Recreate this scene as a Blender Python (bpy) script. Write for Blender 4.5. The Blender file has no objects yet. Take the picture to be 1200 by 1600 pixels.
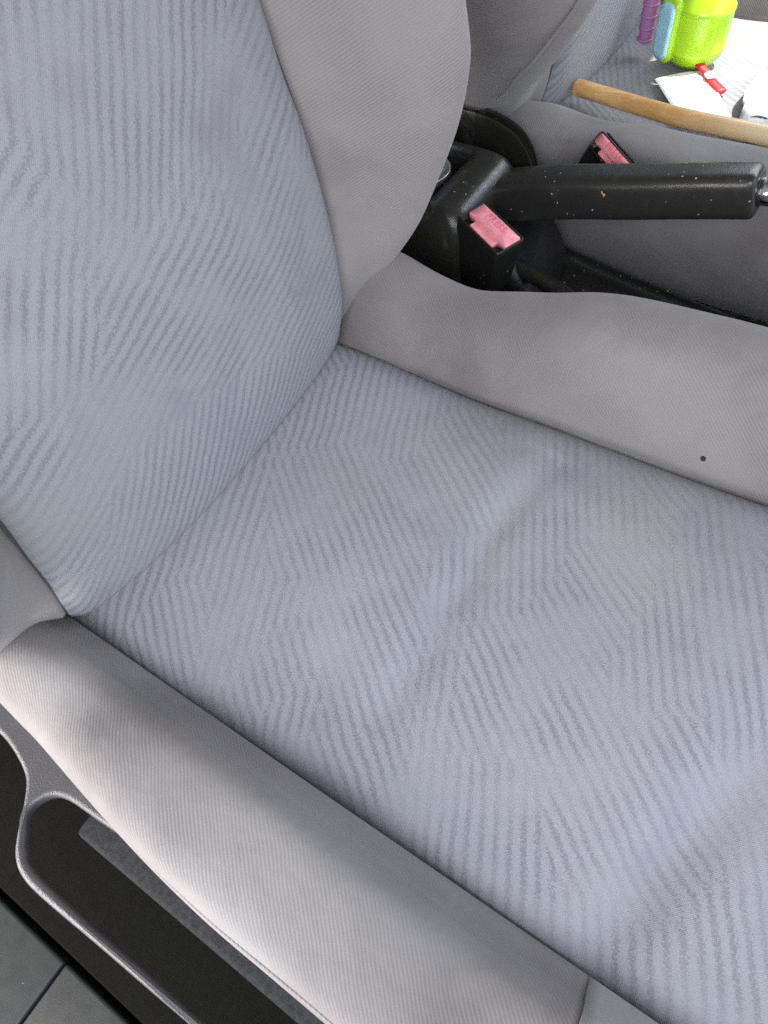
import bpy, bmesh, math, random
import numpy as np
from mathutils import Vector, Matrix
random.seed(4); rng = np.random.default_rng(4)
sc = bpy.context.scene
COL = sc.collection
R = math.radians

# ---------------------------------------------------------------- camera, sky, sun, exposure
cd = bpy.data.cameras.new('camera'); cam = bpy.data.objects.new('camera', cd); COL.objects.link(cam); sc.camera = cam
vX = np.array([2500., 1231., -1100.]); vX /= np.linalg.norm(vX)
vY = np.array([1422., -1904., 1100.]); vY -= vY.dot(vX)*vX; vY /= np.linalg.norm(vY)
vZ = np.cross(vX, vY)
Rw = np.stack([vX, vY, vZ])
cam.matrix_world = Matrix(((Rw[0][0], -Rw[0][1], -Rw[0][2], .2994), (Rw[1][0], -Rw[1][1], -Rw[1][2], -.185),
                           (Rw[2][0], -Rw[2][1], -Rw[2][2], .392), (0, 0, 0, 1)))
cd.sensor_fit = 'VERTICAL'; cd.sensor_height = 24; cd.lens = 16.5; cd.clip_start = .01; cd.clip_end = 200

SUN_DIR = Vector((.25, .32, 1.0)).normalized()
w = bpy.data.worlds.new('World'); sc.world = w; w.use_nodes = True
nt = w.node_tree; sky = nt.nodes.new('ShaderNodeTexSky'); sky.sky_type = 'NISHITA'; sky.sun_disc = False
sky.sun_elevation = math.asin(SUN_DIR.z); sky.sun_rotation = math.atan2(SUN_DIR.x, SUN_DIR.y)
nt.links.new(sky.outputs[0], nt.nodes['Background'].inputs[0]); nt.nodes['Background'].inputs[1].default_value = .10
sl = bpy.data.lights.new('sun', 'SUN'); sl.energy = 5; sl.angle = R(.5); sl.color = (1, .95, .86)
so = bpy.data.objects.new('sun', sl); COL.objects.link(so); so.location = SUN_DIR*5
so.rotation_euler = SUN_DIR.to_track_quat('Z', 'Y').to_euler()
def area(name, loc, target, sx, sy, power, color):
    l = bpy.data.lights.new(name, 'AREA'); l.shape = 'RECTANGLE'; l.size = sx; l.size_y = sy; l.energy = power; l.color = color
    o = bpy.data.objects.new(name, l); COL.objects.link(o); o.location = loc
    o.rotation_euler = (Vector(loc)-Vector(target)).to_track_quat('Z', 'Y').to_euler(); return o
area('door_opening_light', (-.24, -.78, .13), (.04, -.2, .0), .75, .45, 8.6, (1, .915, .86))
area('door_fill_light', (.60, -.86, .80), (.10, .05, 0), .7, .55, 8.0, (.95, .97, 1))  # added fill lamp, lifts the up-facing cushion
area('far_side_fill_light', (.35, 1.2, .66), (.1, 0, 0), 1.0, .3, 3.4, (.97, .98, 1))  # added fill lamp, lifts the inward faces of the bolsters
area('windscreen_light', (1.35, .25, .85), (.1, .1, 0), 1.3, .7, 3.0, (1, .99, .95))
vs = sc.view_settings; vs.view_transform = 'Standard'; vs.look = 'None'; vs.gamma = 1; vs.use_curve_mapping = False
vs.exposure = 1.0
sc.render.engine = 'CYCLES'; sc.cycles.max_bounces = 6; sc.cycles.use_denoising = False

# ---------------------------------------------------------------- node helpers
class NT:
    def __init__(s, name):
        s.m = bpy.data.materials.new(name); s.m.use_nodes = True; s.t = s.m.node_tree; s.n = s.t.nodes; s.p = s.n['Principled BSDF']
    def lk(s, a, b): s.t.links.new(a, b)
    def set(s, inp, v):
        if hasattr(v, 'links') or isinstance(v, bpy.types.NodeSocket): s.lk(v, inp)
        else: inp.default_value = v
    def M(s, op, a, b=0., c=0.):
        n = s.n.new('ShaderNodeMath'); n.operation = op
        for i, v in enumerate((a, b, c)): s.set(n.inputs[i], v)
        return n.outputs[0]
    def co(s, kind='Object'):
        return s.n.new('ShaderNodeTexCoord').outputs[kind]
    def noise(s, v, scale, detail=2, rough=.5, dist=0):
        n = s.n.new('ShaderNodeTexNoise'); s.lk(v, n.inputs['Vector']); n.inputs['Scale'].default_value = scale
        n.inputs['Detail'].default_value = detail; n.inputs['Roughness'].default_value = rough; n.inputs['Distortion'].default_value = dist
        return n.outputs['Fac']
    def vor(s, v, scale, out='Distance', feature='F1'):
        n = s.n.new('ShaderNodeTexVoronoi'); n.feature = feature; s.lk(v, n.inputs['Vector']); n.inputs['Scale'].default_value = scale
        return n.outputs[out]
    def mr(s, v, a, b, c=0., d=1., smooth=True):
        n = s.n.new('ShaderNodeMapRange'); n.interpolation_type = 'SMOOTHSTEP' if smooth else 'LINEAR'
        for i, x in enumerate((v, a, b, c, d)): s.set(n.inputs[i], x)
        return n.outputs[0]
    def mix(s, f, a, b, blend='MIX'):
        n = s.n.new('ShaderNodeMix'); n.data_type = 'RGBA'; n.blend_type = blend
        s.set(n.inputs[0], f)
        for i, v in ((6, a), (7, b)): s.set(n.inputs[i], (*v, 1) if isinstance(v, tuple) and len(v) == 3 else v)
        return n.outputs[2]
    def sep(s, v):
        n = s.n.new('ShaderNodeSeparateXYZ'); s.lk(v, n.inputs[0]); return n.outputs
    def bump(s, h, dist, strength=1., prev=None):
        n = s.n.new('ShaderNodeBump'); s.lk(h, n.inputs['Height']); n.inputs['Distance'].default_value = dist
        n.inputs['Strength'].default_value = strength
        if prev is not None: s.lk(prev, n.inputs['Normal'])
        return n.outputs[0]
    def out(s, color=None, rough=None, normal=None, metal=None, spec=None, sheen=None, coat=None, sss=None):
        if color is not None: s.set(s.p.inputs['Base Color'], (*color, 1) if isinstance(color, tuple) and len(color) == 3 else color)
        if rough is not None: s.set(s.p.inputs['Roughness'], rough)
        if normal is not None: s.lk(normal, s.p.inputs['Normal'])
        if metal is not None: s.set(s.p.inputs['Metallic'], metal)
        if spec is not None: s.set(s.p.inputs['Specular IOR Level'], spec)
        if sheen is not None:
            s.p.inputs['Sheen Weight'].default_value = sheen; s.p.inputs['Sheen Roughness'].default_value = .5
        if coat is not None: s.p.inputs['Coat Weight'].default_value = coat
        return s.m

def mat_insert():
    k = NT('patterned_seat_fabric'); uv = k.co('UV'); o = k.sep(uv); u, v = o[0], o[1]
    warp = k.noise(uv, 7, 2); warp2 = k.noise(uv, 45, 2)
    jag = k.noise(uv, 780, 3, .85)
    def stripes(deg, per, seedoff):
        th = R(deg)
        p = k.M('ADD', k.M('MULTIPLY', u, -math.sin(th)), k.M('MULTIPLY', v, math.cos(th)))
        p = k.M('ADD', p, k.M('MULTIPLY', warp2, .0030)); p = k.M('ADD', p, k.M('MULTIPLY', warp, .010))
        return k.M('SINE', k.M('ADD', k.M('MULTIPLY', p, 2*math.pi/per), seedoff))
    A, B = stripes(39, .0067, 0.), stripes(65, .0070, 1.)
    mpn = k.n.new('ShaderNodeMapping'); k.lk(uv, mpn.inputs[0]); mpn.inputs['Rotation'].default_value = (0, 0, R(20)); mpn.inputs['Scale'].default_value = (1.25, .8, 1)
    zz = k.M('ADD', k.noise(mpn.outputs[0], 8.5, 1, .4), k.M('MULTIPLY', k.M('SUBTRACT', jag, .5), .05))
    sel = k.mr(zz, .455, .545)
    mixn = k.n.new('ShaderNodeMix'); k.set(mixn.inputs[0], sel); k.set(mixn.inputs[2], A); k.set(mixn.inputs[3], B)
    st = mixn.outputs[0]
    st = k.M('ADD', st, k.M('MULTIPLY', k.M('SUBTRACT', jag, .5), 8.5))
    stripe = k.mr(st, -.2, 1.3)
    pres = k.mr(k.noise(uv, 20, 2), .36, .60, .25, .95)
    fresh_shade = k.M('MAXIMUM', k.M('MULTIPLY', k.mr(u, -.12, -.02), k.mr(u, .46, .34)), k.mr(k.noise(uv, 6, 1), .55, .7))  # bolder stripes by the crease: less worn cloth plus shade put into the pattern
    pres = k.M('MAXIMUM', pres, k.M('MULTIPLY', fresh_shade, 1.25))
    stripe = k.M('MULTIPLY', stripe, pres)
    # weave
    wv = k.M('MULTIPLY', k.M('SINE', k.M('MULTIPLY', u, 2*math.pi/.0011)), k.M('SINE', k.M('MULTIPLY', v, 2*math.pi/.0011)))
    fz = k.noise(uv, 1000, 3, .9)
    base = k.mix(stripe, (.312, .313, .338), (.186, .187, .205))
    base = k.mix(k.mr(fz, .3, .7, 0, .42), base, (.20, .203, .228))
    base = k.mix(k.mr(k.noise(uv, 5.5, 3, .55), .5, .68, 0, .6), base, (.285, .292, .285))
    base = k.mix(k.mr(k.noise(uv, 14, 3, .6, .4), .55, .72, 0, .45), base, (.215, .212, .245))
    lint = k.mr(k.noise(uv, 420, 3, .8), .72, .80, 0, .4)
    base = k.mix(lint, base, (.52, .52, .54))
    def blob(x, y, rx, ry, ang):
        c_, s1 = math.cos(R(ang)), math.sin(R(ang)); du = k.M('SUBTRACT', u, -x); dv = k.M('SUBTRACT', v, y)
        a_ = k.M('DIVIDE', k.M('ADD', k.M('MULTIPLY', du, c_), k.M('MULTIPLY', dv, s1)), rx)
        b_ = k.M('DIVIDE', k.M('SUBTRACT', k.M('MULTIPLY', dv, c_), k.M('MULTIPLY', du, s1)), ry)
        d_ = k.M('ADD', k.M('ADD', k.M('POWER', k.M('ABSOLUTE', a_), 2.), k.M('POWER', k.M('ABSOLUTE', b_), 2.)), k.M('MULTIPLY', k.M('SUBTRACT', k.noise(uv, 30, 3), .5), 2.2))
        return k.mr(d_, .0, 1.5, 1., 0.)
    base = k.mix(k.M('MULTIPLY', blob(.275, .062, .060, .034, 60), .36), base, (.34, .345, .31))
    base = k.mix(k.M('MULTIPLY', blob(.075, .005, .050, .032, -20), .35), base, (.27, .245, .245))
    base = k.mix(k.M('MULTIPLY', blob(.245, .11, .035, .030, 10), .35), base, (.235, .235, .24))
    base = k.mix(k.M('MULTIPLY', blob(.10, -.10, .045, .030, 0), .30), base, (.26, .245, .255))
    h = k.M('ADD', k.M('MULTIPLY', stripe, -.18), k.M('ADD', k.M('MULTIPLY', fz, .7), k.M('MULTIPLY', wv, .12)))
    n = k.bump(h, .0006, .8)
    n = k.bump(k.noise(uv, 30, 2), .0020, .6, n)
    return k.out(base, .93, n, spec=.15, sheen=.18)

def mat_twill(name, c1, c2, ang, period=.0019, tint=(.26, .245, .235), contrast=1., rib=True):
    k = NT(name); uv = k.co('UV'); o = k.sep(uv); a = R(ang)
    wob = k.M('MULTIPLY', k.noise(uv, 40, 2), .0025)
    p = k.M('ADD', k.M('MULTIPLY', o[0], math.cos(a)), k.M('MULTIPLY', o[1], math.sin(a)))
    p = k.M('ADD', p, wob)
    s_ = k.M('SINE', k.M('MULTIPLY', p, 2*math.pi/period))
    fz = k.noise(uv, 1400, 2, .8)
    s2 = k.M('ADD', s_, k.M('MULTIPLY', k.M('SUBTRACT', fz, .5), 1.6))
    f = k.mr(s2, -1.2, 1.2, 0, 1)
    if not rib: f = fz
    base = k.mix(k.M('MULTIPLY', f, k.mr(k.noise(uv, 16, 2), .35, .65, .35, 1.3)), c1, c2)
    base = k.mix(k.mr(k.noise(uv, 8, 3, .6, .5), .52, .66, 0, .5), base, tuple(x*.82 for x in c2))
    base = k.mix(k.mr(k.noise(uv, 10, 3, .6, .3), .45, .72, 0, .4), base, tint)
    base = k.mix(k.mr(k.noise(uv, 4.5, 2, .5), .45, .7, 0, .35), base, (.26, .26, .265))
    base = k.mix(k.mr(k.noise(uv, 500, 2, .8), .74, .8, 0, .5), base, (.5, .49, .47))
    n = k.bump(k.M('ADD', f, k.M('MULTIPLY', fz, .5)), .0002, .5*contrast)
    n = k.bump(k.noise(uv, 28, 3), .0035, .6, n)
    return k.out(base, .92, n, spec=.15, sheen=.22)

def mat_plastic(name, c, rough, grain=700, depth=.0003, specks=.0, wear_sheen=0.):
    k = NT(name); o = k.co('Object')
    n1 = k.vor(o, grain); n2 = k.noise(o, 60, 3)
    col = k.mix(k.mr(n2, .4, .7, 0, .25), c, tuple(min(1, x*1.4+.002) for x in c))
    if wear_sheen: col = k.mix(k.mr(k.noise(o, 35, 4, .7), .55, .7, 0, wear_sheen), col, (.09, .09, .075))  # pale patches: wear on the grip, painted sheen on the console
    if specks:
        d = k.vor(o, 190); cell = k.sep(k.vor(o, 190, 'Color'))[0]
        m = k.M('MULTIPLY', k.mr(d, .10, .17, 1, 0), k.mr(cell, 1-specks, 1-specks+.01))
        m = k.M('MULTIPLY', m, k.mr(k.noise(o, 20, 2), .42, .56))
        col = k.mix(m, col, (.42, .42, .38))
    rg = k.mr(k.noise(o, 90, 3), .3, .7, rough-.03, rough+.04)
    n = k.bump(n1, depth, .6)
    return k.out(col, rg, n, spec=.5)

def mat_simple(name, c, rough=.5, metal=0., var=.12, bump=.0, scale=80, spec=.5, sheen=None, coat=None):
    k = NT(name); o = k.co('Object')
    col = k.mix(k.mr(k.noise(o, scale, 3), .3, .7), tuple(x*(1-var) for x in c), tuple(min(1, x*(1+var)) for x in c))
    n = k.bump(k.noise(o, scale*4, 3), bump, .6) if bump else None
    return k.out(col, rough, n, metal, spec, sheen, coat)

def mat_wood():
    k = NT('varnished_wood'); o = k.co('Object')
    mp = k.n.new('ShaderNodeMapping'); k.lk(o, mp.inputs[0]); mp.inputs['Scale'].default_value = (7, 120, 120)
    g = k.noise(mp.outputs[0], 1., 5, .65, .6)
    col = k.mix(k.mr(g, .3, .7), (.56, .29, .09), (.80, .51, .21))
    mp2 = k.n.new('ShaderNodeMapping'); k.lk(o, mp2.inputs[0]); mp2.inputs['Scale'].default_value = (20, 500, 500)
    col = k.mix(k.mr(k.noise(mp2.outputs[0], 1, 3, .7), .5, .75, 0, .5), col, (.42, .22, .08))
    px = k.sep(o)[0]
    col = k.mix(k.mr(px, .12, .24, 0, .75), col, (.84, .70, .48))
    gr = k.M('MULTIPLY', k.mr(k.noise(o, 160, 4, .8), .62, .68), k.mr(px, .17, .24))
    col = k.mix(gr, col, (.10, .07, .05))
    return k.out(col, .45, k.bump(g, .0002, .5), coat=.2)

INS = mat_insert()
TW = mat_twill('grey_twill_fabric', (.202, .182, .181), (.158, .143, .143), 45)
TWB = mat_twill('grey_twill_back_lit', (.285, .257, .253), (.225, .202, .199), -23)  # same twill as TW, base lightened to stand in for light on the backrest
PLAIN = mat_twill('plain_grey_fabric', (.27, .262, .25), (.225, .22, .21), 10, rib=False)
PIPE = mat_simple('shaded_seam_thread', (.07, .07, .085), .9, bump=.0003, scale=500)  # shadow of the seam gap put into a darker thread colour
BLK = mat_plastic('black_plastic', (.010, .010, .0085), .42, specks=.35)
BLKW = mat_plastic('lit_black_plastic', (.022, .022, .018), .29, grain=900, depth=.00025, specks=.12, wear_sheen=.6)  # lit sheen painted in as lighter base and pale patches
BLKC = mat_plastic('clean_black_plastic', (.008, .008, .0075), .35)
GRIPM = mat_plastic('handbrake_rubber', (.021, .0215, .0185), .29, grain=1200, depth=.0001, specks=.22, wear_sheen=.25)
TRIM = mat_plastic('grey_trim_plastic', (.062, .062, .066), .40, grain=900, depth=.0003)
FELT = mat_simple('flocked_frame', (.013, .0145, .018), .8, var=.5, bump=.001, scale=300)
CARPET = mat_simple('dark_carpet', (.0055, .0055, .0048), .95, bump=.003, scale=250, spec=.1)
SILL = mat_plastic('sill_plastic', (.022, .0255, .0245), .45, grain=900, depth=.00008, specks=.1)
PINK = mat_simple('faded_red_plastic', (.90, .32, .36), .3, var=.10, scale=160)
PINKL = mat_simple('embossed_letters', (.74, .20, .24), .4)
GREEN = mat_simple('lime_plastic', (.42, .72, .02), .3, var=.05, coat=.3)
BLUE = mat_simple('light_blue_plastic', (.38, .70, .82), .35, var=.05)
PURPLE = mat_simple('purple_plastic', (.40, .17, .38), .35, var=.05)
RED = mat_simple('red_plastic', (.55, .02, .03), .4, var=.05)
CHROME = mat_simple('chrome', (.75, .75, .73), .16, 1., var=.05)
ALU = mat_simple('brushed_metal', (.7, .7, .7), .3, .9, var=.05)
PAPER = mat_simple('white_card', (.80, .80, .78), .7, var=.03)
TISSUE = mat_simple('white_cloth', (.60, .61, .60), .9, bump=.002, scale=60)
CORD = mat_simple('black_cord', (.015, .017, .016), .5)
HEAD = mat_simple('headliner', (.22, .22, .21), .95, bump=.001, scale=300)
WOOD = mat_wood()

# ---------------------------------------------------------------- mesh helpers
def catmull(P, n, closed=False):
    P = np.asarray(P, float); m = len(P)
    if closed: Q = np.concatenate([P[-1:], P, P[:2]]); segs = m
    else: Q = np.concatenate([2*P[:1]-P[1:2], P, 2*P[-1:]-P[-2:-1]]); segs = m-1
    t = np.linspace(0, segs, n, endpoint=not closed); i = np.minimum(t.astype(int), segs-1); f = (t-i)
    sh = (n,)+(1,)*(P.ndim-1); f = f.reshape(sh)
    a, b, c, d = Q[i], Q[i+1], Q[i+2], Q[i+3]
    return .5*(2*b+(c-a)*f+(2*a-5*b+4*c-d)*f**2+(3*b-a-3*c+d)*f**3)

def link(name, me, mat, parent=None):
    o = bpy.data.objects.new(name, me); COL.objects.link(o)
    if mat: me.materials.append(mat)
    if parent:
        o.parent = parent
        L = Vector(parent_world(parent)); me.transform(Matrix.Translation(-L))
    return o
WL = {}
def parent_world(p):
    return WL.get(p.name, Vector((0, 0, 0)))

def grid(name, G, mat, parent=None, closed=True, caps=True, uvf=None, smooth=True, vs=1):
    """G (N,M,3): N sections of M points; closed = each section is a ring"""
    N, M, _ = G.shape
    verts = G.reshape(-1, 3); faces = []; uvs = []
    du = np.zeros((N, M+1)); dv = np.zeros((N+1, M))
    Gc = np.concatenate([G, G[:, :1]], 1)
    du[:, 1:] = np.cumsum(np.linalg.norm(np.diff(Gc, axis=1), axis=2), 1)
    mid = G[:, M//4]; vv = np.concatenate([[0], np.cumsum(np.linalg.norm(np.diff(mid, axis=0), axis=1))])
    def uvat(i, j):
        if uvf: return uvf(G[i, j % M])
        return (vv[i], vs*du[i, j])
    mm = M if closed else M-1
    for i in range(N-1):
        for j in range(mm):
            j2 = (j+1) % M
            faces.append((i*M+j, i*M+j2, (i+1)*M+j2, (i+1)*M+j)); uvs += [uvat(i, j), uvat(i, j+1), uvat(i+1, j+1), uvat(i+1, j)]
    if caps and closed:
        for i, rev in ((0, 1), (N-1, 0)):
            r = list(range(i*M, i*M+M)); c = [uvat(i, j) for j in range(M)]
            if rev: r.reverse(); c.reverse()
            faces.append(tuple(r)); uvs += c
    me = bpy.data.meshes.new(name); me.from_pydata(verts.tolist(), [], faces)
    ul = me.uv_layers.new(name='UVMap'); ul.data.foreach_set('uv', np.array(uvs, float).ravel())
    bm = bmesh.new(); bm.from_mesh(me); bmesh.ops.recalc_face_normals(bm, faces=bm.faces); bm.to_mesh(me); bm.free()
    if smooth:
        me.polygons.foreach_set('use_smooth', [len(p.vertices) == 4 for p in me.polygons])
    return link(name, me, mat, parent)

def loft(name, secs, mat, parent=None, n=60, m=90, disp=None, **kw):
    S = np.array(secs, float)
    G = catmull(S, n); G = np.stack([catmull(g, m, True) for g in G])
    if disp: G = disp(G)
    return grid(name, G, mat, parent, **kw)

def tube(name, path, rad, mat, parent=None, n=60, m=16, round_ends=True, squash=(1, 1), up=(0, 0, 1)):
    P = catmull(path, n); rad = np.atleast_1d(np.asarray(rad, float))
    r = catmull(rad[:, None], n)[:, 0] if len(rad) > 1 else np.full(n, rad[0])
    T = np.gradient(P, axis=0); T /= np.linalg.norm(T, axis=1)[:, None]
    up = np.array(up, float)
    A = np.cross(T, up); A /= np.linalg.norm(A, axis=1)[:, None]; B = np.cross(A, T)
    a = np.linspace(0, 2*np.pi, m, endpoint=False)
    if round_ends:
        k = 6; cs = np.sin(np.linspace(.12, np.pi/2, k)); off = (1-np.cos(np.linspace(.12, np.pi/2, k)))
        P0 = [P[0]-T[0]*r[0]*(1-o_)*0.5 for o_ in np.linspace(0, 1, k)]
        P1 = [P[-1]+T[-1]*r[-1]*(1-o_)*0.5 for o_ in np.linspace(0, 1, k)][::-1]
        P = np.concatenate([P0, P, P1]); r = np.concatenate([r[0]*cs, r, (r[-1]*cs)[::-1]])
        A = np.concatenate([np.repeat(A[:1], k, 0), A, np.repeat(A[-1:], k, 0)]); B = np.concatenate([np.repeat(B[:1], k, 0), B, np.repeat(B[-1:], k, 0)])
    G = P[:, None]+r[:, None, None]*(squash[0]*np.cos(a)[None, :, None]*A[:, None]+squash[1]*np.sin(a)[None, :, None]*B[:, None])
    return grid(name, G, mat, parent)

def frame_box(name, origin, ax, ay, az, mat, parent=None, bevel=.002, seg=3, taper=1.):
    """box from origin along three edge vectors"""
    o = np.array(origin, float); ax, ay, az = (np.array(v, float) for v in (ax, ay, az))
    c = o+(ax+ay)/2
    vs_ = []
    for kz in (0, 1):
        s = taper if kz else 1
        for ka, kb in ((0, 0), (1, 0), (1, 1), (0, 1)):
            vs_.append(c+az*kz+s*(ax*(ka-.5)+ay*(kb-.5)))
    me = bpy.data.meshes.new(name)
    me.from_pydata([v.tolist() for v in vs_], [], [(0, 3, 2, 1), (4, 5, 6, 7), (0, 1, 5, 4), (1, 2, 6, 5), (2, 3, 7, 6), (3, 0, 4, 7)])
    bm = bmesh.new(); bm.from_mesh(me); bmesh.ops.recalc_face_normals(bm, faces=bm.faces)
    if bevel: bmesh.ops.bevel(bm, geom=bm.edges[:], offset=bevel, segments=seg, profile=.5, affect='EDGES')
    for f in bm.faces: f.smooth = True
    bm.to_mesh(me); bm.free()
    ob = link(name, me, mat, parent)
    return ob
def box(name, lo, hi, mat, parent=None, bevel=.002, seg=3):
    d = np.array(hi)-np.array(lo)
    return frame_box(name, lo, (d[0], 0, 0), (0, d[1], 0), (0, 0, d[2]), mat, parent, bevel, seg)
def rrect(cx, cy, hx, hy, r, z, m=12, tilt=0.):
    pts = []
    for (sx, sy, a0) in ((1, 1, 0), (-1, 1, 90), (-1, -1, 180), (1, -1, 270)):
        for k in range(m):
            a = R(a0+90*k/(m-1)); x = cx+sx*(hx-r)+r*math.cos(a)
            pts.append((x, cy+sy*(hy-r)+r*math.sin(a), z+tilt*(x-cx)))
    return pts
def rings(name, loops, mat, parent=None, caps=True):
    return grid(name, np.array(loops, float), mat, parent, caps=caps)
def prism(name, poly, z0, z1, mat, parent=None, bevel=0.):
    n = len(poly); me = bpy.data.meshes.new(name)
    me.from_pydata([(x, y, z0) for x, y in poly]+[(x, y, z1) for x, y in poly], [],
                   [tuple(range(n))[::-1], tuple(range(n, 2*n))]+[(i, (i+1) % n, n+(i+1) % n, n+i) for i in range(n)])
    bm = bmesh.new(); bm.from_mesh(me); bmesh.ops.recalc_face_normals(bm, faces=bm.faces)
    if bevel: bmesh.ops.bevel(bm, geom=bm.edges[:], offset=bevel, segments=2, profile=.5, affect='EDGES')
    bm.to_mesh(me); bm.free(); return link(name, me, mat, parent)

def thing(name, label, cat, loc=(0, 0, 0), group=None):
    o = bpy.data.objects.new(name, None); COL.objects.link(o); o.location = loc; o.empty_display_size = .05
    o['label'] = label; o['category'] = cat; WL[o.name] = Vector(loc)
    if group: o['group'] = group
    return o
def tag(o, label, cat, group=None):
    o['label'] = label; o['category'] = cat
    if group: o['group'] = group
    return o
def struct(o): o['kind'] = 'structure'; return o
def child(o, parent_obj):
    """make o (built in world coordinates, unparented) a sub-part of a part"""
    o.parent = parent_obj; L = WL.get(parent_obj.parent.name, Vector((0, 0, 0))) if parent_obj.parent else Vector((0, 0, 0))
    o.data.transform(Matrix.Translation(-L)); return o

# ---------------------------------------------------------------- the setting
struct(box('car_floor', (-.9, -.62, -.30), (1.1, 1.05, -.27), CARPET, bevel=0))
struct(prism('car_roof_sun_blocker', [(-1.2, -.50), (.75, -.50), (.75, .765), (.40, .775), (.3175, .785), (.2625, .852), (.25, .89), (.25, 1.06), (-1.2, 1.06)], .76, .80, HEAD))  # unseen roof slab added to block the sun, edge cut to shape the sunlit patch
struct(box('far_door_panel', (-.9, 1.06, -.27), (1.1, 1.12, .22), TRIM, bevel=.01))
struct(box('rear_bulkhead', (-.95, -.55, -.27), (-.91, 1.06, .76), HEAD, bevel=0))
struct(box('ground', (-30, -30, -.75), (30, 30, -.70), mat_simple('paving', (.22, .21, .2), .9, scale=4), bevel=0))

# ---------------------------------------------------------------- the seats
YC = -.007
def hsm(x, a, b): t = np.clip((x-a)/(b-a), 0, 1); return t*t*(3-2*t)
def seg_ridge(X, Y, pts, wd, amp, step=0.):
    """height along a polyline: gaussian ridge, or (step) a one sided fold"""
    best = np.full(X.shape, 1e9); sgn = np.zeros(X.shape); par = np.zeros(X.shape); ns = len(pts)-1
    for i, ((ax, ay), (bx, by)) in enumerate(zip(pts[:-1], pts[1:])):
        dx, dy = bx-ax, by-ay; L = math.hypot(dx, dy)
        t = ((X-ax)*dx+(Y-ay)*dy)/L**2; tc = np.clip(t, 0, 1)
        d = np.hypot(X-ax-tc*dx, Y-ay-tc*dy); sg = np.sign((X-ax)*dy-(Y-ay)*dx)
        m = d < best; best = np.where(m, d, best); sgn = np.where(m, sg, sgn); par = np.where(m, (i+tc)/ns, par)
    fade = np.clip(np.sin(np.pi*par), 0, 1)**.5; q = best/wd
    return fade*(amp*np.exp(-q**2)+step*sgn*q*np.exp(-(q/1.6)**2))

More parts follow.
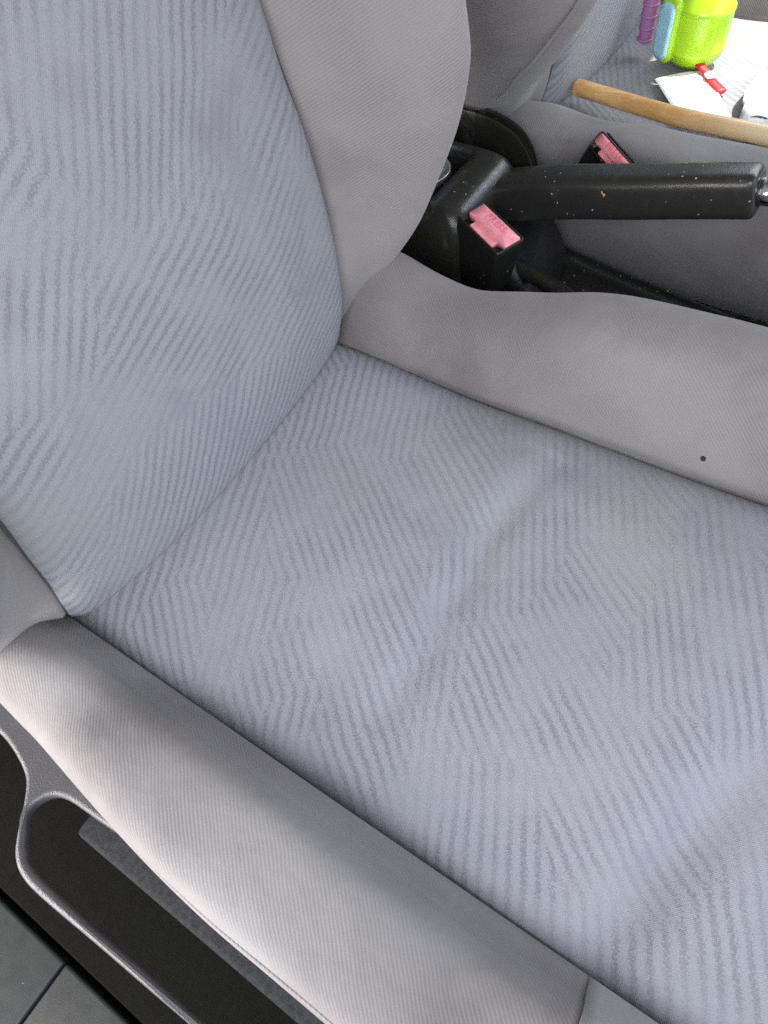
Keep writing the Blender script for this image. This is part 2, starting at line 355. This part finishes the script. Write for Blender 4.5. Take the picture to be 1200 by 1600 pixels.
def make_seat(label):
    root = thing('car_seat', label, 'car seat', (.15, YC, -.27), 'front seats of the car')
    hw = .146
    # cushion insert: a padded slab, the top following dips and folds
    nx, ny = 230, 130
    xs = np.linspace(-.07, .52, nx); tt = np.linspace(-1, 1, ny)
    X, T = np.meshgrid(xs, tt, indexing='ij'); Yl = T*(hw+.001); Y = Yl+YC
    Zt = .006*(1-T**2)-.011*np.exp(-((1-np.abs(T))*hw/.009)**1.3)
    Zt += -.004*np.exp(-((X-.06)/.07)**2)*(1-T**2) + .010*hsm(X, .2, .38) - .10*hsm(X, .42, .55)**2
    Zt += seg_ridge(X, Y, [(.208, .11), (.200, .065), (.1955, .03), (.200, -.001), (.1985, -.03), (.204, -.058), (.203, -.08), (.200, -.115)], .0115, -.0070)
    Zt += seg_ridge(X, Y, [(.185, .10), (.178, .05), (.178, .0), (.181, -.05), (.181, -.10)], .016, .0006)
    Zt += seg_ridge(X, Y, [(.385, .02), (.375, -.039), (.363, -.078), (.353, -.111), (.342, -.15)], .015, -.0085)
    Zt += seg_ridge(X, Y, [(.150, -.03), (.157, -.07), (.163, -.10), (.168, -.13)], .020, -.0022)
    Zt += seg_ridge(X, Y, [(.05, .05), (.09, .02), (.13, -.03)], .02, .0012)
    Zt += seg_ridge(X, Y, [(.10, .12), (.17, .10), (.24, .11)], .02, -.0012)
    for k in range(16):
        kx, ky, p = rng.uniform(-45, 45), rng.uniform(-45, 45), rng.uniform(0, 6.28); Zt += .0004*np.sin(kx*X+ky*Y+p)
    top = np.stack([X, Y, Zt], -1)
    bot = [np.stack([X[:, e], Y[:, e], np.full(nx, -.10)], -1)[:, None] for e in (-1, 0)]
    G = np.concatenate([top, bot[0], bot[1]], 1)
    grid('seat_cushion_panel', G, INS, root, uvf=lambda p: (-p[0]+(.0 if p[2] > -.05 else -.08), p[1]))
    # cushion bolsters
    def cbol(side, x0, x1, mat, name, n=80, slim=0.):
        stations = np.linspace(x0, x1, 12); secs = []
        for x in stations:
            wo = .212+.026*hsm(x, -.06, .22); h = float(np.interp(x, [-.1, -.02, .012, .03, .06, .10, .14, .18, .21, .25, .30, .52], [.045, .056, .066, .060, .051, .046, .051, .063, .071, .075, .071, .066] if side > 0 else
                                [.028, .030, .031, .032, .033, .035, .036, .035, .033, .031, .028, .030]))-.10*max(0, x-.42)
            q1, q2, q3, q4 = (.170, .19, .020, .005) if side > 0 else (.163, .177, .017, .004)
            if side < 0: wo = .207+.021*hsm(x, -.06, .20)
            g = -.004+.010*hsm(x, .2, .38)-.10*hsm(x, .42, .55)**2
            pr = [(.1462, g-.008-slim*.3), (.1475, g+.001), (.156, g+.4*h), (q1, g+.80*h), (q2, g+h), (wo-q3, g+(.97 if side > 0 else .9)*h), (wo-q4, g+.52*h),
                  (wo+.001, g-.015), (wo-.001, -.06), (wo-.012, -.105), (.17, -.115), (.147, -.11), (.1462, -.05)]
            secs.append([(x, YC+side*(d-slim*(d > .15)), z-slim*(z > .004)) for d, z in pr])
        def disp(G):
            X, Y, Z = G[..., 0], G[..., 1], G[..., 2]
            if side > 0:
                up = hsm(Z, -.03, .01)
                z = seg_ridge(X, Y, [(.0, .165), (.018, .185), (.034, .21), (.04, .24)], .006, -.0040)+seg_ridge(X, Y, [(.05, .15), (.09, .20), (.10, .24)], .022, -.0045)
                z += seg_ridge(X, Y, [(.15, .15), (.19, .19), (.21, .23)], .03, .0016)
            else:
                up = hsm(Z, -.03, .01)
                z = seg_ridge(X, Y, [(.02, -.22), (.06, -.19), (.11, -.165)], .020, -.0060)+seg_ridge(X, Y, [(-.01, -.20), (.02, -.18), (.04, -.16)], .014, .002)
            for k in range(14):
                kx, ky, p = rng.uniform(-50, 50), rng.uniform(-60, 60), rng.uniform(0, 6.28); z = z+.00035*np.sin(kx*X+ky*Y+p)
            G[..., 2] += z*up; return G
        return loft(name, secs, mat, root, n=n, m=110, disp=disp, vs=side)
    for s in (1, -1):
        cb = cbol(s, -.10, .347, TW, 'seat_bolster')
        cbol(s, .3465, .52, PLAIN, 'front_bolster_cover', 30, .0012)
        # welt running along the outer side of the bolster
        ww = lambda x: (.212+.026*hsm(x, -.06, .22)) if s > 0 else (.207+.021*hsm(x, -.06, .20))
        hh = lambda x: float(np.interp(x, [.03, .10, .14, .18, .21, .25, .30], [.060, .046, .051, .063, .071, .075, .071] if s > 0 else [.031, .035, .036, .035, .033, .031, .028]))
        pw = [(x, YC+s*(ww(x)-.0042), -.004+.010*hsm(x, .2, .38)+.50*hh(x)) for x in np.linspace(.10, .345, 14)]
        child(tube('welt', pw, [.0003, .0008, .0011, .0011, .0011], TW, None, n=80, m=8), cb)
        ps = [(x, YC+s*.1462, -.0125+.010*hsm(x, .2, .38)) for x in np.linspace(-.05, .41, 16)]
        child(tube('seam', ps, .0016, PIPE, None, n=90, m=8), cb)
    # backrest insert
    zk = [-.06, -.03, .0, .02, .07, .116, .166, .2, .235, .30, .40, .50, .56]
    xk = [-.05, -.018, .0065, .0125, .0170, .016, .010, .001, -.006, -.024, -.056, -.09, -.112]
    wk = [.140, .142, .146, .147, .147, .147, .147, .147, .147, .148, .15, .148, .14]
    wL = lambda z: np.interp(z, [.0, .03, .054, .08, .10, .124, .2, .5], [0, .0015, .0045, .0065, .009, .0115, .0115, .006])
    bk = [.002, .004, .008, .010, .010, .010, .010, .011, .011, .01, .01, .01, .008]
    nz = 170; cz = catmull(np.stack([zk, xk, wk, bk], 1), nz)
    T = np.linspace(-1, 1, 120)
    Z = np.repeat(cz[:, :1], 120, 1); W = (cz[:, 2:3]-np.where(T[None] < 0, wL(cz[:, :1]), 0))*T[None]
    Xb = cz[:, 1:2]+cz[:, 3:4]*(1-np.abs(T[None])**2.2)+.002-.007*np.exp(-((1-np.abs(T[None]))*.147/.005)**1.2)-.006*np.exp(-((1-np.abs(T[None]))*.147/.03))*(1-hsm(Z, .0, .05))
    Yw = W+YC
    Xb = Xb+seg_ridge(Z, Yw, [(.20, .02), (.15, .05), (.12, .10)], .03, .003)+seg_ridge(Z, Yw, [(.14, -.09), (.09, .0), (.10, .07)], .035, -.004)
    for k in range(12):
        kx, ky, p = rng.uniform(-40, 40), rng.uniform(-40, 40), rng.uniform(0, 6.28); Xb = Xb+.0004*np.sin(kx*Z+ky*Yw+p)
    front = np.stack([Xb, Yw, Z], -1)
    back = [np.stack([cz[:, 1]-.07, YC+e*(cz[:, 2]-(wL(cz[:, 0]) if e < 0 else 0)), cz[:, 0]], -1)[:, None] for e in (1, -1)]
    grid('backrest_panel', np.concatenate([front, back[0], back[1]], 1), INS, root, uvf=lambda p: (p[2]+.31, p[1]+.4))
    # backrest bolsters : (z, crest d, crest x, outer d, outer x, seam x)
    bs = [(-.035, .158, -.045, .170, -.05, -.04), (-.012, .166, -.016, .182, -.03, -.022), (.006, .172, .003, .196, -.018, -.002), (.022, .178, .013, .208, -.008, .006),
          (.05, .185, .026, .224, .006, .011), (.09, .197, .050, .238, .022, .012), (.14, .206, .071, .247, .046, .010), (.18, .209, .077, .249, .053, .003),
          (.21, .21, .073, .249, .050, -.004), (.27, .21, .058, .248, .034, -.018), (.36, .207, .018, .244, -.004, -.045),
          (.46, .20, -.035, .232, -.05, -.08), (.55, .18, -.09, .20, -.10, -.11)]
    for s in (1, -1):
        secs = []
        for z, cdn, cx, od, ox, sx in bs:
            if s < 0: cut = float(np.interp(z, [-.03, .0, .03, .06, .11, .16], [.012, .020, .019, .014, .006, 0])); cx -= cut; ox -= cut
            sx -= .008
            dl = float(wL(z)) if s < 0 else 0.
            pr = [(.1465-dl, sx), (.150-dl, sx+.006), (.5*(.152+cdn)-.003, .45*sx+.55*cx+.001), (cdn, cx), (.45*cdn+.55*od, .62*cx+.38*ox+.002), (od, ox-.006), (od+.002, min(ox, sx)-.03),
                  (od-.008, min(ox, sx)-.07), (.18, sx-.085), (.147, sx-.08), (.1462, sx-.03)]
            secs.append([(x, YC+s*d, z) for d, x in pr])
        def disp(G):
            q = np.zeros(G.shape[:2])
            for k in range(12):
                ky, kz, p = rng.uniform(-45, 45), rng.uniform(-45, 45), rng.uniform(0, 6.28); q += .0005*np.sin(ky*G[..., 1]+kz*G[..., 2]+p)
            G[..., 0] += q; return G
        bb = loft('backrest_bolster', secs, TWB, root, n=120, m=100, disp=disp, vs=s)
        pw = [(sx-.004, YC+s*(.1468-(float(wL(z)) if s < 0 else 0)), z) for z, _, _, _, _, sx in bs[2:-1]]
        child(tube('seam', pw, .0014, PIPE, None, n=80, m=8), bb)
        if s < 0:
            fold = [(-.006, -.236, .054), (.0035, -.2375, .064), (.0145, -.2410, .0795), (.0265, -.2418, .0921), (.0475, -.2425, .120), (.0618, -.2395, .1428), (.0685, -.2375, .175), (.066, -.236, .21)]
            child(tube('stitched_fold', fold, .0016, TWB, None, n=60, m=8), bb)
    # solid back shell and frame
    sh = []
    for z, dd, x in ((-.05, .18, -.06), (.1, .22, -.075), (.3, .23, -.11), (.5, .2, -.165), (.57, .15, -.185)):
        sh.append([(x-.0, YC-dd, z), (x+.01, YC-dd*.5, z), (x+.01, YC+dd*.5, z), (x, YC+dd, z), (x-.05, YC+dd*.9, z), (x-.06, YC, z), (x-.05, YC-dd*.9, z)])
    loft('back_shell', sh, PLAIN, root, n=40, m=60)
    box('seat_frame', (-.06, YC-.20, -.20), (.42, YC+.20, -.1155), BLK, root, .01)
    for s in (1, -1): box('seat_rail', (-.08, YC+s*.17-.015, -.27), (.46, YC+s*.17+.015, -.2005), BLKC, root, .004)
    return root

seat = make_seat('grey patterned car seat nearest the camera, empty, with blue-grey striped panels')
WL2 = {}
def copy_tree(o, parent=None):
    c = o.copy(); COL.objects.link(c); c.parent = parent
    for ch in list(o.children): copy_tree(ch, c)
    return c
seat2 = copy_tree(seat); seat2.location.y += .655
seat2['label'] = 'car seat beyond the handbrake with the stick, card and toy lying on it'

# burn mark, lint on the near seat
def world_part(name, parent_obj, fn):
    pass
far_bol = [c for c in seat.children if c.name.startswith('seat_bolster')][0]
bmk = tube('burn_mark', [(.2900, .1465, .0115), (.2906, .1440, .0136), (.2912, .1432, .0142)], [.0017, .0021, .0009], mat_simple('burnt_hole', (.012, .010, .009), .8), None, n=10, m=12)
child(bmk, far_bol)

# ---------------------------------------------------------------- side trim on the door side of the near seat
Lroot = seat
def trim():
    outer = [(-.16, -.262), (-.08, -.252), (-.047, -.240), (-.025, -.241), (-.010, -.249), (.004, -.259), (.010, -.266), (.012, -.278), (.016, -.289), (.026, -.297),
             (.045, -.298), (.09, -.2935), (.15, -.289), (.25, -.284), (.42, -.276), (.45, -.265), (.45, -.225), (.42, -.215), (.25, -.215), (.05, -.212), (-.05, -.20), (-.16, -.20)]
    return outer
def ringpts(poly, n): return catmull(np.array(poly, float), n, True)
hole = [(.016, -.2545), (.0165, -.262), (.024, -.270), (.033, -.2775), (.046, -.2822), (.091, -.2832), (.14, -.2822), (.189, -.2815), (.30, -.277), (.40, -.270), (.425, -.258),
        (.42, -.236), (.25, -.234), (.12, -.236), (.058, -.2395), (.034, -.2412), (.022, -.2455)]
outl = [(-.25, -.245), (-.12, -.242), (-.070, -.238), (-.045, -.237), (-.028, -.239), (-.010, -.244), (.0, -.2495), (.010, -.2605), (.019, -.273), (.029, -.2835), (.042, -.289), (.063, -.2902),
        (.113, -.2885), (.182, -.2865), (.30, -.282), (.41, -.277), (.445, -.262), (.44, -.222), (.25, -.215), (.05, -.205), (-.10, -.20), (-.25, -.20)]
def plate(name, curves, z, t, bev, mat, parent):
    cu = bpy.data.curves.new(name, 'CURVE'); cu.dimensions = '2D'; cu.fill_mode = 'BOTH'; cu.extrude = t/2-bev; cu.bevel_depth = bev; cu.bevel_resolution = 4; cu.offset = -bev
    for c in curves:
        P_ = ringpts(c, 200); sp = cu.splines.new('POLY'); sp.points.add(199); sp.use_cyclic_u = True
        for p, q in zip(sp.points, P_): p.co = (q[0], q[1], 0, 1)
    tmp = bpy.data.objects.new(name, cu); COL.objects.link(tmp); bpy.context.view_layer.update()
    me = bpy.data.meshes.new_from_object(tmp.evaluated_get(bpy.context.evaluated_depsgraph_get())); bpy.data.objects.remove(tmp)
    me.name = name; me.transform(Matrix.Translation((0, 0, z-t/2))); me.materials.clear()
    for p in me.polygons: p.use_smooth = abs(p.normal.z) < .9995
    return link(name, me, mat, parent)
Zt = -.076
tr = plate('side_trim', [outl, hole], Zt, .011, .0035, TRIM, seat)
child(box('pocket_ledge', (.046, -.2545, -.13), (.43, -.222, -.089), FELT, None, .004), tr)
child(box('pocket_floor', (-.30, -.34, -.245), (.46, -.20, -.236), CARPET, None, .002), tr)

# ---------------------------------------------------------------- sill and carpet edge
ds = struct(box('door_sill', (-.6, -.62, -.275), (.033, -.345, -.235), SILL, bevel=.003))
ds2 = struct(box('door_sill', (.0345, -.62, -.275), (1.0, -.345, -.2355), SILL, bevel=.003))
struct(box('car_floor', (-.7, -.361, -.27), (1.0, -.30, -.25), CARPET, bevel=.008))

# ---------------------------------------------------------------- centre console
con = thing('center_console', 'black plastic console with a storage well between the two seats', 'console', (.1, .35, -.27))
cx_, cy_ = -.089, .333
def RR(hx, hy, r, z, dx=0, dy=0): return rrect(cx_+dx, cy_+dy, hx, hy, r, z, 12, tilt=0.)
rings('storage_box', [RR(.125, .056, .014, -.20), RR(.125, .056, .014, .005), RR(.1235, .0545, .014, .016), RR(.119, .051, .014, .0245), RR(.113, .047, .012, .029),
                      RR(.100, .046, .010, .0305, -.003), RR(.088, .0435, .008, .029, -.003), RR(.0865, .0425, .007, .024, -.003), RR(.086, .042, .007, -.07, -.003), ], BLKW, con)
# lower body
loft('console_body', [[(x, y0, -.26), (x, y0, z-.01), (x, y0+.008, z), (x, .5*(y0+y1), z+.002), (x, y1-.008, z+.006), (x, y1, z+.002), (x, y1, -.26)]
     for x, y0, y1, z in ((-.28, .285, .40, -.05), (-.05, .285, .405, -.055), (.05, .29, .405, -.075), (.12, .30, .400, -.083), (.22, .305, .392, -.088), (.40, .305, .385, -.10), (.7, .30, .39, -.14))],
     BLK, con, n=60, m=60)
# raised tray edge
tube('tray_lip', [(.060, .403, -.062), (.085, .404, -.076), (.13, .396, -.080), (.18, .387, -.083), (.30, .378, -.09)], .0030, BLKW, con, n=60, m=10)
# upright behind the lever carrying the boot
loft('lever_housing', [[(x0, .300, z), (x0, .385, z), (x1-.01, .392, z), (x1, .385, z), (x1+.004, .34, z), (x1, .300, z)] for z, x0, x1 in ((-.10, -.02, .10), (-.05, .0, .085), (-.02, .02, .065), (-.008, .03, .052))],
     BLKC, con, n=30, m=60)
# far wall of the console, its top edge curving down to the front
def wall(path, y0, y1, zb, mat, name):
    secs = []
    for x, z, dy in path:
        secs.append([(x, y0+dy, zb), (x, y0+dy, z-.006), (x, y0+dy+.0035, z-.0008), (x, .5*(y0+y1)+dy, z), (x, y1+dy-.0035, z-.0008), (x, y1+dy, z-.006), (x, y1+dy, zb)])
    return loft(name, secs, mat, con, n=60, m=40)
wall([(-.22, .03, .012), (-.10, .03, .012), (-.045, .03, .010), (-.02, .03, .007), (.004, .0295, .0), (.024, .026, -.008), (.042, .018, -.020), (.054, .006, -.034), (.06, -.012, -.046)], .409, .4235, -.15, BLKW, 'side_wall')
# guide rail beside the near seat
tube('guide_rail', [(.045, .3215, -.030), (.064, .317, -.030), (.116, .303, -.031), (.17, .284, -.034), (.24, .262, -.04)], [.0070, .0075, .0072, .007, .007], BLKW, con, n=30, m=16)
# can in the well
can = thing('drink_can', 'silver and dark red metal can standing in the console well', 'can', (-.045, .318, -.06))
def lathe(name, prof, c, mat, parent=None, m=40):
    return grid(name, np.array([[(c[0]+r*math.cos(a), c[1]+r*math.sin(a), z) for a in np.linspace(0, 2*np.pi, m, endpoint=False)] for r, z in prof]), mat, parent)
lathe('can_body', [(.026, -.068), (.031, -.062), (.031, .002), (.0295, .008)], (-.044, .3435), RED, can)
lathe('can_rim', [(.0297, .0082), (.0265, .016), (.0272, .0195), (.026, .0205), (.025, .018), (.005, .0175)], (-.044, .3435), ALU, can)

# ---------------------------------------------------------------- handbrake
hb = thing('handbrake_lever', 'black rubber gripped handbrake lever with a chrome push button', 'handbrake', (.04, .36, -.02))
hp = np.array([(.028, .3605, .0), (.06, .36, .012), (.10, .36, .0245), (.15, .36, .0375), (.20, .36, .0515), (.2385, .36, .0615)])
def lever():
    P_ = catmull(hp, 70); secs = []
    T_ = np.gradient(P_, axis=0); T_ /= np.linalg.norm(T_, axis=1)[:, None]
    for i, (p, t) in enumerate(zip(P_, T_)):
        s = np.array([0, 1., 0]); u_ = np.cross(s, t)*-1; u_ = np.cross(t, s)
        f = i/69; hw_ = .0150+.0035*(1-f); hh = .0175+.003*(1-f)
        ring = []
        for k in range(40):
            a = 2*np.pi*k/40; ca, sa = math.cos(a), math.sin(a); e = 2/4.4
            ring.append(p+s*hw_*math.copysign(abs(ca)**e, ca)+u_*hh*math.copysign(abs(sa)**e, sa))
        secs.append(ring)
    t = T_[-1]
    c = P_[-1]; last = np.array(secs[-1])
    for q, d in ((.97, .0018), (.90, .0034), (.78, .0043), (.62, .0046)):
        secs.append(c+(last-c)*q+t*d)
    return grid('grip', np.array(secs), GRIPM, hb), t, c
g_, t_, c_ = lever()
def along(name, c, t, prof, mat, parent, m=32, sq=(1, 1)):
    s = np.array([0, 1., 0]); u_ = np.cross(t, s)
    return grid(name, np.array([[c+t*d+r*(sq[0]*math.cos(a)*s+sq[1]*math.sin(a)*u_) for a in np.linspace(0, 2*np.pi, m, endpoint=False)] for r, d in prof]), mat, parent)
along('collar', c_, t_, [(.0098, .002), (.0112, .0046), (.0112, .0052), (.0095, .0056)], BLKC, hb)
along('push_button', c_, t_, [(.0090, .004), (.0102, .0060), (.0106, .0115), (.0100, .0145), (.0080, .0165), (.004, .0172), (.001, .0173)], CHROME, hb)
tube('dried_mark', [(.1290, .3437, .0420), (.1300, .3434, .0400), (.1320, .3434, .0402), (.1312, .3432, .0385)], .0006, mat_simple('dried_dirt', (.38, .30, .20), .9), hb, n=14, m=6)
# boot
frame_box('lever_boot', (-.005, .335, -.075), (.058, 0, 0), (0, .052, 0), (.008, 0, .075), BLKC, hb, .012, 4, .75)

# ---------------------------------------------------------------- belt buckles
def buckle(label, p1, p2, p4, down, h, letters=True):
    """p1->p2 long top edge, p1->p4 short edge, down: body direction"""
    p1, p2, p4, dn = (np.array(v, float) for v in (p1, p2, p4, down)); dn /= np.linalg.norm(dn)
    L = p2-p1; W = p4-p1; W -= W.dot(L)/L.dot(L)*L; c = p1+L/2+W/2
    root = thing('seat_belt_buckle', label, 'seat belt buckle', tuple(c+dn*h), 'seat belt buckles')
    l, w_ = np.linalg.norm(L), np.linalg.norm(W); l_, wh = L/l, W/w_; nrm = np.cross(l_, wh); nrm *= -np.sign(nrm.dot(dn))
    def ring(sl_, sw, r, off, shift=0., dd=0.):
        base = rrect(0, 0, sl_, sw, r, 0, 8)
        return [c+l_*x+wh*(y+shift)+nrm*off+dn*dd for x, y, _ in base]
    a, b = l/2, w_/2
    rings('housing', [ring(a*.85, b*.8, .003, -.001, 0, h), ring(a*.98, b*.97, .003, -.001, 0, h*.55), ring(a, b, .003, -.001, 0, .010), ring(a, b, .003, -.0014), ring(a*.98, b*.97, .003, 0), ring(a*.955, b*.93, .0025, .0002),
                      ring(a*.93, b*.88, .002, -.0006), ring(a*.93, b*.88, .002, -.008), ], BLK, root)
    # the button: wide face plus the lower tongue, slightly domed
    bt = rings('release_button', [ring(a*.91, b*.57, .0018, -.007, -b*.28), ring(a*.91, b*.57, .0018, -.0008, -b*.28), ring(a*.89, b*.53, .0015, .0002, -b*.28), ring(a*.5, b*.2, .001, .0009, -b*.28)], PINK, root)
    child(rings('button_step', [ring(a*.54, b*.34, .001, -.007, b*.44), ring(a*.54, b*.34, .001, -.0026, b*.44), ring(a*.52, b*.31, .001, -.0018, b*.44)], PINK, None), bt)
    rings('tongue_slot', [ring(a*.9, b*.2, .001, -.0072, b*.62), ring(a*.9, b*.2, .001, -.0060, b*.62)], BLKC, root)
    if letters:
        cu = bpy.data.curves.new('press_lettering', 'FONT'); cu.body = 'PRESS'; cu.size = .0085; cu.extrude = .0002; cu.align_x = 'CENTER'; cu.align_y = 'CENTER'; cu.space_character = 1.15
        tmp = bpy.data.objects.new('press_lettering', cu); COL.objects.link(tmp); bpy.context.view_layer.update()
        me = bpy.data.meshes.new_from_object(tmp.evaluated_get(bpy.context.evaluated_depsgraph_get())); bpy.data.objects.remove(tmp)
        q = c-wh*b*.42+nrm*.0011
        m4 = Matrix(((l_[0], -wh[0], nrm[0], q[0]), (l_[1], -wh[1], nrm[1], q[1]), (l_[2], -wh[2], nrm[2], q[2]), (0, 0, 0, 1)))
        me.transform(m4); t = bpy.data.objects.new('press_lettering', me); me.materials.clear(); me.materials.append(PINKL); COL.objects.link(t); child(t, bt)
    return root, c, l_, wh, nrm, a, b
b1 = buckle('seat belt buckle with pink release button, against the storage box beside the near seat', (.0415, .3065, .032), (.0925, .2825, .026), (.0405, .276, .028), (-.25, .12, -1), .09)
b2 = buckle('seat belt buckle half hidden behind the handbrake lever', (.0965, .4155, .050), (.143, .379, .046), (.0915, .4045, .0385), (-.45, .10, -1), .042)
for k in range(9):   # ribs along the far edge of the second buckle
    pass
r2, c, l_, wh, nrm, a, b = b2
hs = [x for x in r2.children if x.name.startswith('housing')][0]
rib = [c-wh*(b+.0012)+l_*a*f+nrm*-.002 for f in np.linspace(-.8, .8, 13)]
for p in rib[::1]:
    child(frame_box('rib', p-l_*.0008-wh*.001, l_*.0014, wh*.002, nrm*-.006, BLKC, None, .0003, 1), hs)

# ---------------------------------------------------------------- things on the far seat
st = tube('wooden_stick', [(.0235, .5365, .017), (.131, .509, .0235), (.219, .4935, .031), (.34, .474, .040)], [.0078, .0082, .0085, .0088], WOOD, None, n=60, m=24)
st.location = (0, 0, 0)
tag(st, 'long round wooden stick lying across the far seat', 'stick')
def card():
    q = [(.082, .597), (.124, .631), (.176, .549), (.130, .535)]
    me = bpy.data.meshes.new('paper_card'); n = 8; V = []; F = []
    for i in range(n+1):
        for j in range(n+1):
            a, b_ = i/n, j/n
            x = (1-a)*(1-b_)*q[0][0]+a*(1-b_)*q[1][0]+a*b_*q[2][0]+(1-a)*b_*q[3][0]; y = (1-a)*(1-b_)*q[0][1]+a*(1-b_)*q[1][1]+a*b_*q[2][1]+(1-a)*b_*q[3][1]
            V.append((x, y, .0085+.002*math.sin(a*3)+.001*b_))
    for i in range(n):
        for j in range(n): F.append((i*(n+1)+j, i*(n+1)+j+1, (i+1)*(n+1)+j+1, (i+1)*(n+1)+j))
    me.from_pydata(V, [], F); o = link('paper_card', me, PAPER); md = o.modifiers.new('s', 'SOLIDIFY'); md.thickness = .0006
    return o
tag(card(), 'blank white card lying on the far seat, partly under the stick', 'card')
tag(tube('paper_scrap', [(.105, .519, .0125), (.110, .520, .0125)], .003, PAPER, None, n=6, m=10), 'tiny white scrap beside the stick on the far seat', 'scrap')

toy = thing('plastic_toy', 'lime green rounded plastic toy with blue, purple and red pieces', 'toy', (.105, .655, .004))
tc = (.102, .648)
def ov(prof, sx=.86, sy=.86, c=tc, n=48):
    return [[(c[0]+r*sx*math.cos(a), c[1]+r*sy*math.sin(a), z) for a in np.linspace(0, 2*np.pi, n, endpoint=False)] for r, z in prof]
grid('toy_body', np.array(ov([(.012, .006), (.024, .008), (.0305, .014), (.0335, .021), (.0345, .0225), (.0345, .0245), (.0335, .026), (.0345, .04), (.034, .056), (.0345, .057), (.0345, .060), (.033, .062), (.026, .074), (.014, .080), (.004, .081)])), GREEN, toy)
def panel(name, cen, hx, hy, hz, rot, mat):
    secs = []
    for f, z in ((.72, -1), (.92, -.85), (1, -.5), (1, .5), (.92, .85), (.72, 1)):
        secs.append(f)
    cr, sr = math.cos(rot), math.sin(rot); out = []
    for f, d in ((.80, -1), (.95, -.8), (1, -.4), (1, .4), (.95, .8), (.80, 1)):
        ring = []
        for (u_, v_, _) in rrect(0, 0, hx*f, hz*f, min(hx, hz)*.75*f, 0, 8):
            # u along tangent, v up, d outward
            X_, Y_ = u_, d*hy
            ring.append((cen[0]+X_*cr-Y_*sr, cen[1]+X_*sr+Y_*cr, cen[2]+v_))
        out.append(ring)
    return grid(name, np.array(out), mat, toy)
panel('toy_panel', (.0765, .629, .041), .0125, .0055, .030, R(-35), GREEN)
panel('blue_panel', (.0750, .6245, .0405), .0098, .0042, .0255, R(-35), BLUE)
tube('purple_handle', [(.049, .650, .018), (.048, .650, .032), (.048, .650, .050), (.050, .651, .066)], [.0068, .0078, .0078, .0068], PURPLE, toy, n=30, m=18, up=(1, 0, 0))
for z in (.020, .031, .042, .053): lathe('purple_ring', [(.0078, z-.0014), (.0090, z-.0006), (.0090, z+.0006), (.0078, z+.0014)], (.0482, .650), PURPLE, toy, 20)
tube('red_strap', [(.114, .628, .016), (.128, .618, .012), (.138, .607, .010), (.150, .596, .009)], [.005, .0045, .0055, .006], RED, toy, n=30, m=12, squash=(1, .45))
tube('strap_link', [(.131, .6150, .014), (.135, .6105, .014)], .006, PAPER, toy, n=8, m=12, squash=(1, .4))
# crumpled white cloth
def cloth():
    n = 34; U, V = np.meshgrid(np.linspace(0, 1, n), np.linspace(0, 1, n), indexing='ij')
    X_ = .178+.16*U+.006*np.sin(9*V); Y_ = .500+.19*V+.012*np.sin(7*U)
    Z_ = .018+.030*np.sin(np.pi*np.clip(U*1.05, 0, 1))*np.sin(np.pi*np.clip(V, 0, 1))**.6+.004*np.sin(22*U+6*V)+.003*np.sin(31*V-9*U)
    me = bpy.data.meshes.new('white_cloth'); W_ = np.stack([X_, Y_, Z_], -1).reshape(-1, 3)
    me.from_pydata(W_.tolist(), [], [(i*n+j, (i+1)*n+j, (i+1)*n+j+1, i*n+j+1) for i in range(n-1) for j in range(n-1)])
    for p in me.polygons: p.use_smooth = True
    o = link('white_cloth', me, TISSUE); md = o.modifiers.new('s', 'SOLIDIFY'); md.thickness = .002; return o
tag(cloth(), 'crumpled white cloth beside the toy on the far seat', 'cloth')
tag(tube('black_cord', [(.24, .515, .016), (.215, .512, .018), (.198, .520, .020), (.200, .532, .022), (.22, .530, .020), (.25, .522, .018)], .0042, CORD, None, n=50, m=12), 'black looped cord at the edge of the white cloth', 'cord')
